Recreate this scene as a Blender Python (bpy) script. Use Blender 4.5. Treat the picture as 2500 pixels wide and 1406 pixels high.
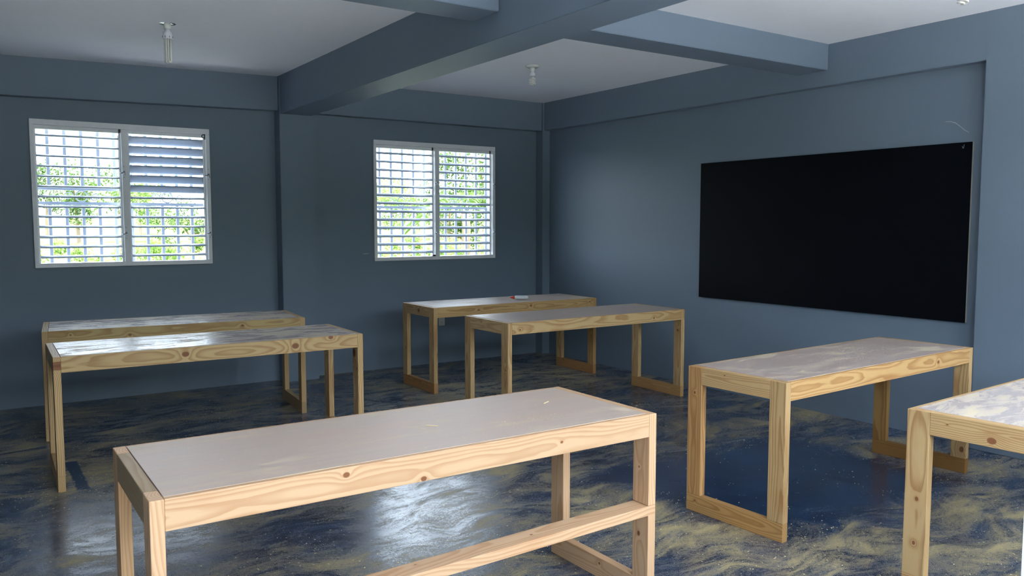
import bpy, bmesh, math, random
from mathutils import Vector, Matrix, noise

for o in list(bpy.data.objects):
    bpy.data.objects.remove(o, do_unlink=True)
S = bpy.context.scene
COL = S.collection
rnd = random.Random(7)

# ------------------------------------------------------------------ camera
CX, CY, CZ = -5.5716, -7.6281, 1.483
cam_d = bpy.data.cameras.new('camera')
cam_d.sensor_width = 36.0
cam_d.lens = 1996.83 / 2500 * 36.0
cam_d.clip_start = 0.05
cam_d.clip_end = 500
cam = bpy.data.objects.new('camera', cam_d)
COL.objects.link(cam)
cam.location = (CX, CY, CZ)
cam.rotation_euler = (math.pi / 2 - 0.0782, 0.0, -0.593)
S.camera = cam

# ------------------------------------------------------------------ light
SKY = 6.5
SUN = 18.0
W = bpy.data.worlds.new('world'); S.world = W
W.use_nodes = True
nt = W.node_tree; nt.nodes.clear()
bg = nt.nodes.new('ShaderNodeBackground'); bg.inputs[0].default_value = (0.76, 0.885, 1.0, 1); bg.inputs[1].default_value = SKY
wo = nt.nodes.new('ShaderNodeOutputWorld'); nt.links.new(bg.outputs[0], wo.inputs[0])

sun_d = bpy.data.lights.new('sun', 'SUN'); sun_d.energy = SUN; sun_d.angle = math.radians(1.0); sun_d.color = (1.0, 0.96, 0.90)
sun = bpy.data.objects.new('sun', sun_d); COL.objects.link(sun)
sun.rotation_euler = Vector((-0.15, -0.28, 0.95)).to_track_quat('Z', 'Y').to_euler()

def portal(name, loc, rot, sx, sz):
    d = bpy.data.lights.new(name, 'AREA'); d.shape = 'RECTANGLE'; d.size = sx; d.size_y = sz
    d.cycles.is_portal = True
    o = bpy.data.objects.new(name, d); COL.objects.link(o); o.location = loc; o.rotation_euler = rot

vs = S.view_settings
vs.view_transform = 'Standard'; vs.look = 'None'; vs.gamma = 1.0; vs.exposure = 1.12
vs.use_curve_mapping = False

# ------------------------------------------------------------------ helpers
def tag(o, label=None, cat=None, group=None, kind=None):
    if label: o['label'] = label
    if cat: o['category'] = cat
    if group: o['group'] = group
    if kind: o['kind'] = kind
    return o

def link_mesh(name, bm, mat, parent=None, smooth=False):
    me = bpy.data.meshes.new(name)
    bm.normal_update(); bm.to_mesh(me); bm.free()
    if mat: me.materials.append(mat)
    if smooth:
        for p in me.polygons: p.use_smooth = True
    o = bpy.data.objects.new(name, me); COL.objects.link(o)
    if parent: o.parent = parent
    return o

def empty(name, loc, rz=0.0):
    o = bpy.data.objects.new(name, None); COL.objects.link(o)
    o.empty_display_size = 0.1
    o.location = loc; o.rotation_euler = (0, 0, rz)
    return o

def add_box(bm, x0, x1, y0, y1, z0, z1):
    vs_ = [bm.verts.new((x, y, z)) for x in (x0, x1) for y in (y0, y1) for z in (z0, z1)]
    for f in ((0, 1, 3, 2), (4, 6, 7, 5), (0, 4, 5, 1), (2, 3, 7, 6), (0, 2, 6, 4), (1, 5, 7, 3)):
        bm.faces.new([vs_[i] for i in f])
    return vs_

def box_obj(name, x0, x1, y0, y1, z0, z1, mat, parent=None, bevel=0.0, seg=1):
    """box whose origin sits at its own centre"""
    cx, cy, cz = (x0 + x1) / 2, (y0 + y1) / 2, (z0 + z1) / 2
    bm = bmesh.new()
    add_box(bm, x0 - cx, x1 - cx, y0 - cy, y1 - cy, z0 - cz, z1 - cz)
    if bevel: bmesh.ops.bevel(bm, geom=bm.edges[:], offset=bevel, segments=seg, affect='EDGES', profile=0.6)
    o = link_mesh(name, bm, mat, parent); o.location = (cx, cy, cz)
    return o

def add_tube(bm, pts, r, n=8, caps=True):
    pts = [Vector(p) for p in pts]
    rings = []
    up = None
    for i, p in enumerate(pts):
        t = (pts[min(i + 1, len(pts) - 1)] - pts[max(i - 1, 0)]).normalized()
        if up is None:
            up = t.orthogonal().normalized()
        up = (up - t * up.dot(t)).normalized()
        b = t.cross(up)
        rr = r[i] if isinstance(r, (list, tuple)) else r
        rings.append([bm.verts.new(p + (up * math.cos(2 * math.pi * k / n) + b * math.sin(2 * math.pi * k / n)) * rr) for k in range(n)])
    for a, c in zip(rings, rings[1:]):
        for k in range(n):
            bm.faces.new((a[k], a[(k + 1) % n], c[(k + 1) % n], c[k]))
    if caps:
        bm.faces.new(rings[0][::-1]); bm.faces.new(rings[-1])

def add_lathe(bm, prof, n=24, M=None):
    """prof: list of (radius, z)"""
    rings = []
    for r, z in prof:
        ring = []
        for k in range(n):
            v = Vector((r * math.cos(2 * math.pi * k / n), r * math.sin(2 * math.pi * k / n), z))
            if M: v = M @ v
            ring.append(bm.verts.new(v))
        rings.append(ring)
    for a, c in zip(rings, rings[1:]):
        for k in range(n):
            bm.faces.new((a[k], a[(k + 1) % n], c[(k + 1) % n], c[k]))
    bm.faces.new(rings[0][::-1]); bm.faces.new(rings[-1])
    bmesh.ops.recalc_face_normals(bm, faces=bm.faces[:])

# ------------------------------------------------------------------ material helpers
class NT:
    def __init__(s, name):
        s.m = bpy.data.materials.new(name); s.m.use_nodes = True
        s.t = s.m.node_tree; s.t.nodes.clear()
        s.out = s.t.nodes.new('ShaderNodeOutputMaterial')
        s.b = s.t.nodes.new('ShaderNodeBsdfPrincipled')
        s.t.links.new(s.b.outputs[0], s.out.inputs[0])
    def n(s, typ, **kw):
        x = s.t.nodes.new(typ)
        for k, v in kw.items(): setattr(x, k, v)
        return x
    def l(s, a, b): s.t.links.new(a, b)
    def setv(s, sock, v):
        if hasattr(v, 'is_linked') or hasattr(v, 'links'): s.l(v, sock)
        else: sock.default_value = v
    def math(s, op, a, b=None, c=None, clamp=False):
        x = s.n('ShaderNodeMath', operation=op); x.use_clamp = clamp
        s.setv(x.inputs[0], a)
        if b is not None: s.setv(x.inputs[1], b)
        if c is not None: s.setv(x.inputs[2], c)
        return x.outputs[0]
    def vmath(s, op, a, b=None):
        x = s.n('ShaderNodeVectorMath', operation=op)
        s.setv(x.inputs[0], a)
        if b is not None: s.setv(x.inputs[1], b)
        return x.outputs[1] if op in ('LENGTH', 'DISTANCE', 'DOT_PRODUCT') else x.outputs[0]
    def mix(s, f, a, b):
        x = s.n('ShaderNodeMix', data_type='RGBA')
        s.setv(x.inputs[0], f); s.setv(x.inputs[6], a); s.setv(x.inputs[7], b)
        return x.outputs[2]
    def noise(s, vec, scale, detail=3, rough=0.55, dist=0.0):
        x = s.n('ShaderNodeTexNoise'); s.l(vec, x.inputs['Vector'])
        x.inputs['Scale'].default_value = scale; x.inputs['Detail'].default_value = detail
        x.inputs['Roughness'].default_value = rough; x.inputs['Distortion'].default_value = dist
        return x.outputs[0]
    def mapping(s, vec, scale=(1, 1, 1), loc=(0, 0, 0), rot=(0, 0, 0)):
        x = s.n('ShaderNodeMapping'); s.l(vec, x.inputs[0])
        x.inputs[1].default_value = loc; x.inputs[2].default_value = rot; x.inputs[3].default_value = scale
        return x.outputs[0]
    def ramp(s, v, a, b):
        x = s.n('ShaderNodeMapRange', interpolation_type='SMOOTHSTEP')
        s.l(v, x.inputs[0]); x.inputs[1].default_value = a; x.inputs[2].default_value = b
        return x.outputs[0]
    def bump(s, h, strength, dist=0.01):
        x = s.n('ShaderNodeBump'); s.l(h, x.inputs['Height']); x.inputs['Strength'].default_value = strength; x.inputs['Distance'].default_value = dist
        s.l(x.outputs[0], s.b.inputs['Normal'])
    def coord(s, which='Object'):
        return s.n('ShaderNodeTexCoord').outputs[which]
    def pos(s):
        return s.n('ShaderNodeNewGeometry').outputs['Position']
    def attr(s, name):
        return s.n('ShaderNodeAttribute', attribute_type='OBJECT', attribute_name=name)

def c4(c): return (c[0], c[1], c[2], 1.0)

def plain(name, col, rough=0.5, metal=0.0, spec=0.5, trans=0.0, var=0.06, scale=30, coat=0.0):
    m = NT(name)
    nz = m.noise(m.coord(), scale, 3)
    c = m.mix(nz, c4([x * (1 - var) for x in col]), c4([min(1, x * (1 + var)) for x in col]))
    m.l(c, m.b.inputs['Base Color'])
    m.b.inputs['Roughness'].default_value = rough; m.b.inputs['Metallic'].default_value = metal
    m.b.inputs['Specular IOR Level'].default_value = spec
    m.b.inputs['Transmission Weight'].default_value = trans
    m.b.inputs['Coat Weight'].default_value = coat
    return m.m

def paint(name, col, rough=0.55, bumpk=0.25):
    m = NT(name); P = m.pos()
    big = m.noise(P, 0.9, 4, 0.6); fine = m.noise(P, 60, 4, 0.6); mid = m.noise(P, 7, 4, 0.6)
    f = m.math('ADD', m.math('MULTIPLY', big, 0.6), m.math('MULTIPLY', mid, 0.4))
    c = m.mix(f, c4([x * 0.93 for x in col]), c4([x * 1.07 for x in col]))
    m.l(c, m.b.inputs['Base Color'])
    m.b.inputs['Roughness'].default_value = rough
    m.b.inputs['Specular IOR Level'].default_value = 0.35
    h = m.math('ADD', m.math('MULTIPLY', fine, 0.25), mid)
    m.bump(h, bumpk, 0.006)
    return m.m

WALLC = (0.153, 0.200, 0.259)
M_wall = paint('wall_paint', WALLC, 0.5)
M_ceil = paint('ceiling_paint', (0.84, 0.86, 0.91), 0.75)
M_outwall = paint('outer_render', (0.75, 0.74, 0.70), 0.8)
M_white = plain('white_aluminium', (0.80, 0.81, 0.84), 0.35, 0.0, 0.5)
M_slat = plain('enamelled_slat', (0.42, 0.48, 0.59), 0.45, 0.0, 0.35)
M_grille = plain('grille_paint', (0.40, 0.43, 0.50), 0.6, spec=0.3)
M_dark = plain('dark_metal', (0.03, 0.03, 0.035), 0.4, 0.6)
M_zinc = plain('zinc', (0.45, 0.46, 0.48), 0.35, 0.9)

# ---- pine
def pine(name, lightc, darkc, knotc=(0.13, 0.05, 0.02), ringk=0.75):
    m = NT(name)
    co = m.coord()
    oi = m.n('ShaderNodeObjectInfo')
    rn = oi.outputs['Random']
    off = m.n('ShaderNodeCombineXYZ')
    m.l(m.math('MULTIPLY', rn, 37.0), off.inputs[0]); m.l(m.math('MULTIPLY', rn, 91.0), off.inputs[1]); m.l(m.math('MULTIPLY', rn, 13.0), off.inputs[2])
    p = m.vmath('ADD', co, off.outputs[0])
    sep = m.n('ShaderNodeSeparateXYZ'); m.l(co, sep.inputs[0])
    x, y, z = sep.outputs
    # slow bend of the growth rings along the board
    n1 = m.noise(m.mapping(p, (1.1, 5.0, 5.0)), 1.0, 2, 0.5)
    n2 = m.noise(m.mapping(p, (5.0, 22.0, 22.0)), 1.0, 2, 0.5)
    kn = []
    bend = None
    for i in (1, 2, 3):
        a = m.attr('knot_%d' % i).outputs['Vector']
        s_ = m.n('ShaderNodeSeparateXYZ'); m.l(a, s_.inputs[0])
        dx = m.math('MULTIPLY', m.math('SUBTRACT', x, s_.outputs[0]), 0.75)
        dy = m.math('SUBTRACT', y, s_.outputs[1])
        d = m.math('SQRT', m.math('ADD', m.math('MULTIPLY', dx, dx), m.math('MULTIPLY', dy, dy)))
        d = m.math('ADD', d, m.math('MULTIPLY', m.math('SUBTRACT', n2, 0.5), 0.006))
        rad = m.math('MAXIMUM', s_.outputs[2], 1e-5)
        q = m.math('DIVIDE', d, rad)
        on = m.math('GREATER_THAN', s_.outputs[2], 0.0005)
        k = m.math('MULTIPLY', m.math('SUBTRACT', 1.0, m.ramp(q, 0.75, 1.15)), on)
        kn.append((k, q))
        e = m.math('MULTIPLY', m.math('EXPONENT', m.math('MULTIPLY', q, -0.55)), m.math('MULTIPLY', s_.outputs[2], 2.3))
        bend = e if bend is None else m.math('ADD', bend, e)
    cy = m.math('MULTIPLY', m.math('SUBTRACT', m.math('FRACT', m.math('MULTIPLY', rn, 17.3)), 0.5), 0.05)
    cz = m.math('ADD', 0.012, m.math('MULTIPLY', m.math('FRACT', m.math('MULTIPLY', rn, 7.7)), 0.06))
    yy = m.math('SUBTRACT', y, cy); zz = m.math('ADD', z, cz)
    r = m.math('SQRT', m.math('ADD', m.math('MULTIPLY', yy, yy), m.math('MULTIPLY', zz, zz)))
    r = m.math('ADD', r, m.math('MULTIPLY', n1, 0.085))
    r = m.math('ADD', r, m.math('MULTIPLY', n2, 0.008))
    r = m.math('ADD', r, bend)
    ph = m.math('FRACT', m.math('MULTIPLY', r, 118.0))
    late = m.math('MULTIPLY', m.ramp(ph, 0.25, 0.86), m.math('SUBTRACT', 1.0, m.ramp(ph, 0.88, 1.0)))
    fib = m.noise(m.mapping(p, (6.0, 240.0, 240.0)), 1.0, 3, 0.6)
    blot = m.noise(m.mapping(p, (2.2, 8.0, 8.0)), 1.0, 3, 0.6)
    f = m.math('MULTIPLY', late, m.math('ADD', ringk * 0.55, m.math('MULTIPLY', blot, ringk * 0.7)))
    f = m.math('ADD', f, m.math('MULTIPLY', m.math('SUBTRACT', fib, 0.5), 0.30), clamp=True)
    c = m.mix(f, c4(lightc), c4(darkc))
    # warm / pale streaks
    c = m.mix(m.math('MULTIPLY', m.ramp(blot, 0.52, 0.78), 0.45), c, c4([darkc[0] * 1.10, darkc[1] * 0.98, darkc[2] * 0.9]))
    for k, q in kn:
        ringq = m.math('FRACT', m.math('MULTIPLY', q, 2.6))
        kc = m.mix(ringq, c4(knotc), c4([v * 2.4 for v in knotc]))
        c = m.mix(k, c, kc)
    tone = m.attr('tone').outputs['Fac']
    hs = m.n('ShaderNodeMix', data_type='RGBA', blend_type='MULTIPLY'); hs.inputs[0].default_value = 1.0
    m.l(c, hs.inputs[6])
    tint = m.attr('tint').outputs['Vector']
    m.l(tint, hs.inputs[7])
    c = hs.outputs[2]
    m.l(c, m.b.inputs['Base Color'])
    m.b.inputs['Roughness'].default_value = 0.55
    m.b.inputs['Specular IOR Level'].default_value = 0.35
    m.bump(m.math('ADD', m.math('MULTIPLY', fib, 0.5), m.math('MULTIPLY', late, -0.4)), 0.12, 0.002)
    return m.m

M_pine = pine('pine_timber', (0.54, 0.365, 0.175), (0.32, 0.155, 0.055))
M_pine_fresh = pine('planed_pine_timber', (0.61, 0.395, 0.235), (0.45, 0.235, 0.11), ringk=0.7)

# ---- plywood tops with sawdust
def plywood(name, base, dust_amt, rough):
    m = NT(name)
    co = m.coord(); oi = m.n('ShaderNodeObjectInfo'); rn = oi.outputs['Random']
    off = m.n('ShaderNodeCombineXYZ'); m.l(m.math('MULTIPLY', rn, 31.0), off.inputs[0]); m.l(m.math('MULTIPLY', rn, 57.0), off.inputs[1])
    p = m.vmath('ADD', co, off.outputs[0])
    grain = m.noise(m.mapping(p, (3.0, 45.0, 1.0)), 1.0, 4, 0.6, 0.4)
    blot = m.noise(m.mapping(p, (2.5, 5.0, 1.0)), 1.0, 4, 0.6, 0.8)
    c = m.mix(grain, c4([v * 0.88 for v in base]), c4([v * 1.08 for v in base]))
    c = m.mix(m.math('MULTIPLY', m.ramp(blot, 0.4, 0.75), 0.35), c, c4((base[0] * 1.05, base[1] * 0.88, base[2] * 0.78)))
    dn = m.noise(m.mapping(p, (3.5, 10.0, 1.0)), 1.0, 7, 0.70, 0.9)
    gr = m.noise(p, 420, 2, 0.5)
    dust = m.ramp(m.math('ADD', dn, m.math('MULTIPLY', m.math('SUBTRACT', gr, 0.5), 0.22)), 0.56 - 0.12 * dust_amt, 0.70 - 0.10 * dust_amt)
    dust = m.math('MULTIPLY', dust, 0.32 + 0.58 * dust_amt)
    c = m.mix(dust, c, c4((0.66, 0.56, 0.38)))
    m.l(c, m.b.inputs['Base Color'])
    rg = m.math('ADD', rough, m.math('MULTIPLY', dust, 0.55))
    rg = m.math('ADD', rg, m.math('MULTIPLY', grain, 0.08))
    m.l(rg, m.b.inputs['Roughness'])
    m.b.inputs['Specular IOR Level'].default_value = 0.5
    m.bump(m.math('ADD', m.math('MULTIPLY', gr, 0.3), m.math('MULTIPLY', dust, 0.8)), 0.12, 0.002)
    return m.m

M_ply = plywood('dusty_plywood', (0.50, 0.395, 0.335), 0.35, 0.46)
M_ply_dusty = plywood('sawdust_covered_plywood', (0.54, 0.47, 0.45), 0.8, 0.20)
M_ply_mid = plywood('plywood_with_some_dust', (0.42, 0.34, 0.31), 0.50, 0.36)

# ---- painted floor with sawdust film
CLEAN = [  # x0, x1, y0, y1 : swept or covered patches with no dust (box masks), softness, rotation
    (-5.085, -5.03, -2.57, -1.93, 0.012),
    (-2.35, -0.95, -5.1, -4.1, 0.30),
]
DUSTY = [(-2.9, -1.9, -5.55, -4.95, 0.30), (-0.9, -0.35, -5.3, -4.6, 0.2), (-2.35, -0.2, -1.9, -0.9, 0.35),
         (-2.2, -1.0, -6.3, -5.5, 0.5), (-5.25, -4.85, -2.75, -1.9, 0.12), (-4.4, -2.6, -5.0, -4.3, 0.4)]
def floor_mat():
    m = NT('blue_floor_paint_with_sawdust')
    P = m.pos()
    sep = m.n('ShaderNodeSeparateXYZ'); m.l(P, sep.inputs[0])
    x, y = sep.outputs[0], sep.outputs[1]
    def boxm(b):
        x0, x1, y0, y1, s_ = b
        ax = m.math('SUBTRACT', m.math('ABSOLUTE', m.math('SUBTRACT', x, (x0 + x1) / 2)), (x1 - x0) / 2)
        ay = m.math('SUBTRACT', m.math('ABSOLUTE', m.math('SUBTRACT', y, (y0 + y1) / 2)), (y1 - y0) / 2)
        d = m.math('MAXIMUM', ax, ay)
        return m.math('SUBTRACT', 1.0, m.ramp(d, -s_ * 0.5, s_))
    n_big = m.noise(P, 0.9, 3, 0.6)
    # broom swirls, finer scuffs and the grain of the dust itself
    warp = m.n('ShaderNodeTexNoise'); m.l(P, warp.inputs['Vector']); warp.inputs['Scale'].default_value = 1.7; warp.inputs['Detail'].default_value = 2
    wv = m.vmath('SCALE', m.vmath('SUBTRACT', warp.outputs[1], (0.5, 0.5, 0.5))); wv.node.inputs['Scale'].default_value = 0.55
    PW = m.vmath('ADD', P, wv)
    st = m.noise(m.mapping(PW, (2.1, 5.2, 1.0), rot=(0, 0, 0.35)), 1.0, 8, 0.68, 0.6)
    st2 = m.noise(m.mapping(PW, (6.0, 15.0, 1.0), rot=(0, 0, -0.15)), 1.0, 6, 0.72, 0.5)
    grain = m.noise(P, 330, 1, 0.5)
    grain2 = m.noise(P, 75, 3, 0.65)
    v = m.math('ADD', m.math('MULTIPLY', st, 0.66), m.math('MULTIPLY', st2, 0.34))
    v = m.math('ADD', v, m.math('MULTIPLY', m.math('SUBTRACT', n_big, 0.5), 0.25))
    for b in DUSTY: v = m.math('ADD', v, m.math('MULTIPLY', boxm(b), 0.05))
    for b in CLEAN: v = m.math('SUBTRACT', v, m.math('MULTIPLY', boxm(b), 0.25))
    g1 = m.math('ADD', m.math('MULTIPLY', m.math('SUBTRACT', grain, 0.5), 0.50), m.math('MULTIPLY', m.math('SUBTRACT', grain2, 0.5), 0.24))
    vg = m.math('ADD', v, g1)
    film = m.math('MULTIPLY', m.ramp(vg, 0.42, 0.66), 0.42)
    heavy = m.math('MULTIPLY', m.ramp(vg, 0.53, 0.69), 0.48)
    dust = m.math('ADD', film, heavy, clamp=True)
    patch = m.noise(m.mapping(PW, (1.0, 2.0, 1.0)), 3.2, 7, 0.66, 0.4)
    blue = m.mix(m.ramp(patch, 0.30, 0.72), (0.014, 0.030, 0.070, 1), (0.025, 0.060, 0.135, 1))
    c = m.mix(dust, blue, (0.50, 0.40, 0.20, 1))
    speck = m.math('MULTIPLY', m.ramp(m.noise(P, 48, 2, 0.4), 0.73, 0.77), 0.8)
    c = m.mix(speck, c, (0.008, 0.010, 0.014, 1))
    m.l(c, m.b.inputs['Base Color'])
    rr = m.noise(PW, 5.0, 7, 0.7, 0.6)
    rg = m.math('ADD', m.math('MULTIPLY', rr, 0.30), 0.07)
    rg = m.math('ADD', rg, m.math('MULTIPLY', dust, 0.80), clamp=True)
    m.l(rg, m.b.inputs['Roughness'])
    m.b.inputs['Specular IOR Level'].default_value = 0.75
    h = m.math('ADD', m.math('MULTIPLY', m.noise(P, 7, 3, 0.5), 0.6), m.math('MULTIPLY', m.noise(PW, 45, 5, 0.7), 0.20))
    h = m.math('ADD', h, m.math('MULTIPLY', dust, 0.10))
    m.bump(h, 0.16, 0.008)
    return m.m
M_floor = floor_mat()

# ------------------------------------------------------------------ the room
H = 2.832; FY = -7.35; LX = -6.75          # ceiling, front wall (behind the camera), left wall
W1 = (-5.078, -3.692, 1.127, 2.321)
W2 = (-2.111, -0.667, 1.108, 2.322)
TH = 0.15

def struct(name, bm, mat, smooth=False):
    return tag(link_mesh(name, bm, mat, smooth=smooth), kind='structure')

bm = bmesh.new(); add_box(bm, LX - TH, TH, FY - TH, TH, -0.15, 0.0); struct('floor', bm, M_floor)
bm = bmesh.new(); add_box(bm, LX - 1.5, 1.5, FY - TH - 1.6, FY - TH, -0.15, -0.01); struct('light_bounce_floor', bm, plain('pale_bounce_floor', (0.60, 0.60, 0.60), 0.85, scale=3))  # unseen pale floor added outside the door to bounce light onto the ceiling
# ceiling slab; the left bay sags a little towards the left end of the window wall
bm = bmesh.new()
def slab(bm, pts, t=0.12):
    lo = [bm.verts.new(p) for p in pts]; hi = [bm.verts.new((p[0], p[1], p[2] + t)) for p in pts]
    n = len(pts)
    bm.faces.new(lo[::-1]); bm.faces.new(hi)
    for i in range(n): bm.faces.new((lo[i], lo[(i + 1) % n], hi[(i + 1) % n], hi[i]))
slab(bm, [(-2.95, FY - TH, H), (TH, FY - TH, H), (TH, TH, H), (-2.95, TH, H)])
slab(bm, [(LX - TH, FY - TH, H), (-2.95, FY - TH, H), (-2.95, -0.0, H), (LX - TH, -0.0, H - 0.085)], 0.2)
bmesh.ops.recalc_face_normals(bm, faces=bm.faces[:])
struct('ceiling', bm, M_ceil)

def wall_y(bm, x0, x1, y0, y1, z0, z1, holes):
    """wall along x with rectangular openings (xa, xb, za, zb)"""
    xs = sorted(set([x0, x1] + [h[0] for h in holes] + [h[1] for h in holes]))
    for a, b in zip(xs, xs[1:]):
        cuts = sorted([h for h in holes if h[0] <= a + 1e-6 and h[1] >= b - 1e-6], key=lambda h: h[2])
        z = z0
        for h in cuts:
            if h[2] > z: add_box(bm, a, b, y0, y1, z, h[2])
            z = h[3]
        if z < z1: add_box(bm, a, b, y0, y1, z, z1)

def hole(w, g=0.012): return (w[0] + g, w[1] - g, w[2] + g, w[3] - g)
bm = bmesh.new(); wall_y(bm, LX, 0.0, 0.0, TH, 0.0, H, [hole(W1), hole(W2)]); struct('wall_back', bm, M_wall)
bm = bmesh.new(); add_box(bm, 0.0, TH, FY - TH, TH, 0.0, H); struct('wall_right', bm, M_wall)
# left wall with a louvred opening of its own, out of view
LW = (-5.6, -4.2, 1.1, 2.3)
bm = bmesh.new()
add_box(bm, LX - TH, LX, FY - TH, TH, 0, H)
struct('wall_left', bm, M_wall)
DOOR = (-5.95, -4.867, 0.0, 2.25)
BW1 = (-4.3, -2.5, 0.85, 2.45); BW2 = (-2.1, -0.25, 0.85, 2.45)
bm = bmesh.new(); wall_y(bm, LX, 0.0, FY - TH, FY, 0.0, H, [DOOR, BW1, BW2]); struct('wall_front', bm, M_wall)

# door jambs (white casing around the doorway the picture is taken through)
d = tag(empty('door_1', (DOOR[0], FY, 0)), kind='structure')
dx0 = 0.0; dx1 = DOOR[1] - DOOR[0]
box_obj('jamb', dx1 - 0.035, dx1, -TH - 0.012, 0.012, 0, 2.25, M_white, d, 0.003)
box_obj('jamb', 0, 0.035, -TH - 0.012, 0.012, 0, 2.25, M_white, d, 0.003)
box_obj('door_head', 0.035, dx1 - 0.035, -TH - 0.012, 0.012, 2.215, 2.25, M_white, d, 0.003)
# simple frames of the two front-wall windows, behind the camera
for i, w in enumerate((BW1, BW2)):
    e = tag(empty('window_%d' % (i + 3), (w[0], FY - 0.08, w[2])), kind='structure')
    ww, hh = w[1] - w[0], w[3] - w[2]
    bmf = bmesh.new()
    for q in ((0, ww, 0, 0.04), (0, ww, hh - 0.04, hh), (0, 0.04, 0.04, hh - 0.04), (ww - 0.04, ww, 0.04, hh - 0.04), (ww / 2 - 0.025, ww / 2 + 0.025, 0.04, hh - 0.04)):
        add_box(bmf, q[0], q[1], -0.03, 0.03, q[2], q[3])
    link_mesh('window_frame', bmf, M_white, e)

# unseen roof added outside the door to keep sun patches off the floor
bm = bmesh.new(); add_box(bm, LX - 1.5, 1.5, FY - TH - 0.9, FY - TH, 2.75, 2.87); struct('sun_block_roof', bm, M_ceil)

# beams and columns
def beam(name, x0, x1, y0, y1, z0, z1, sag=None):
    bm = bmesh.new(); vs_ = add_box(bm, x0, x1, y0, y1, z0, z1)
    if sag:
        for v in vs_:
            k = (x1 - v.co.x) / (x1 - x0); v.co.z -= sag * k
    bmesh.ops.bevel(bm, geom=bm.edges[:], offset=0.004, segments=2, affect='EDGES')
    return struct(name, bm, M_wall)
beam('back_wall_beam', LX, -3.0995, -0.1126, 0.0, 2.523, H + 0.05, sag=0.075)
beam('back_wall_beam', -2.7662, -0.1024, -0.1126, 0.0, 2.523, H + 0.02)
beam('right_wall_beam', -0.0832, 0.0, FY, -0.1294, 2.5265, H + 0.02)
beam('main_beam', -3.0952, -2.7981, FY, -0.1562, 2.4882, H + 0.02)
beam('cross_beam', -2.7981, -0.0832, -3.7515, -3.4795, 2.6381, H + 0.02)
beam('cross_beam', LX, -3.0952, -3.8283, -3.5597, 2.6301, H + 0.02)
beam('column', -3.0995, -2.7662, -0.1562, 0.0, 0.0, H + 0.01)
beam('column', -0.1024, 0.0, -0.1294, 0.0, 0.0, H + 0.01)
beam('column', -0.086, 0.0, -5.32, -4.905, 0.0, H + 0.01)

portal('door_daylight', ((DOOR[0] + DOOR[1]) / 2, FY - TH - 0.02, 1.12), (math.radians(90), 0, 0), 1.1, 2.2)
portal('front_window_daylight', (-3.4, FY - TH - 0.02, 1.65), (math.radians(90), 0, 0), 1.8, 1.6)
portal('front_window_daylight', (-1.175, FY - TH - 0.02, 1.65), (math.radians(90), 0, 0), 1.85, 1.6)
portal('back_window_daylight', ((W1[0] + W1[1]) / 2, TH + 0.25, 1.72), (math.radians(-90), 0, 0), 1.4, 1.2)
portal('back_window_daylight', ((W2[0] + W2[1]) / 2, TH + 0.25, 1.72), (math.radians(-90), 0, 0), 1.4, 1.2)

# ------------------------------------------------------------------ louvred windows
def slat_mesh(L, chord=0.084, th=0.017):
    """aerofoil section louvre blade, along local x, chord along y"""
    bm = bmesh.new()
    n = 14
    prof = []
    for k in range(n):
        a = 2 * math.pi * k / n
        yy = math.cos(a) * chord / 2
        zz = math.sin(a) * th / 2 + 0.004 * math.cos(2 * math.pi * yy / chord) 
        prof.append((yy, zz))
    A = [bm.verts.new((0, p[0], p[1])) for p in prof]; B = [bm.verts.new((L, p[0], p[1])) for p in prof]
    for k in range(n): bm.faces.new((A[k], A[(k + 1) % n], B[(k + 1) % n], B[k]))
    bm.faces.new(A[::-1]); bm.faces.new(B)
    bmesh.ops.recalc_face_normals(bm, faces=bm.faces[:])
    me = bpy.data.meshes.new('louver_slat'); bm.to_mesh(me); bm.free()
    me.materials.append(M_slat)
    for p in me.polygons: p.use_smooth = len(p.vertices) == 4
    return me

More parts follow.
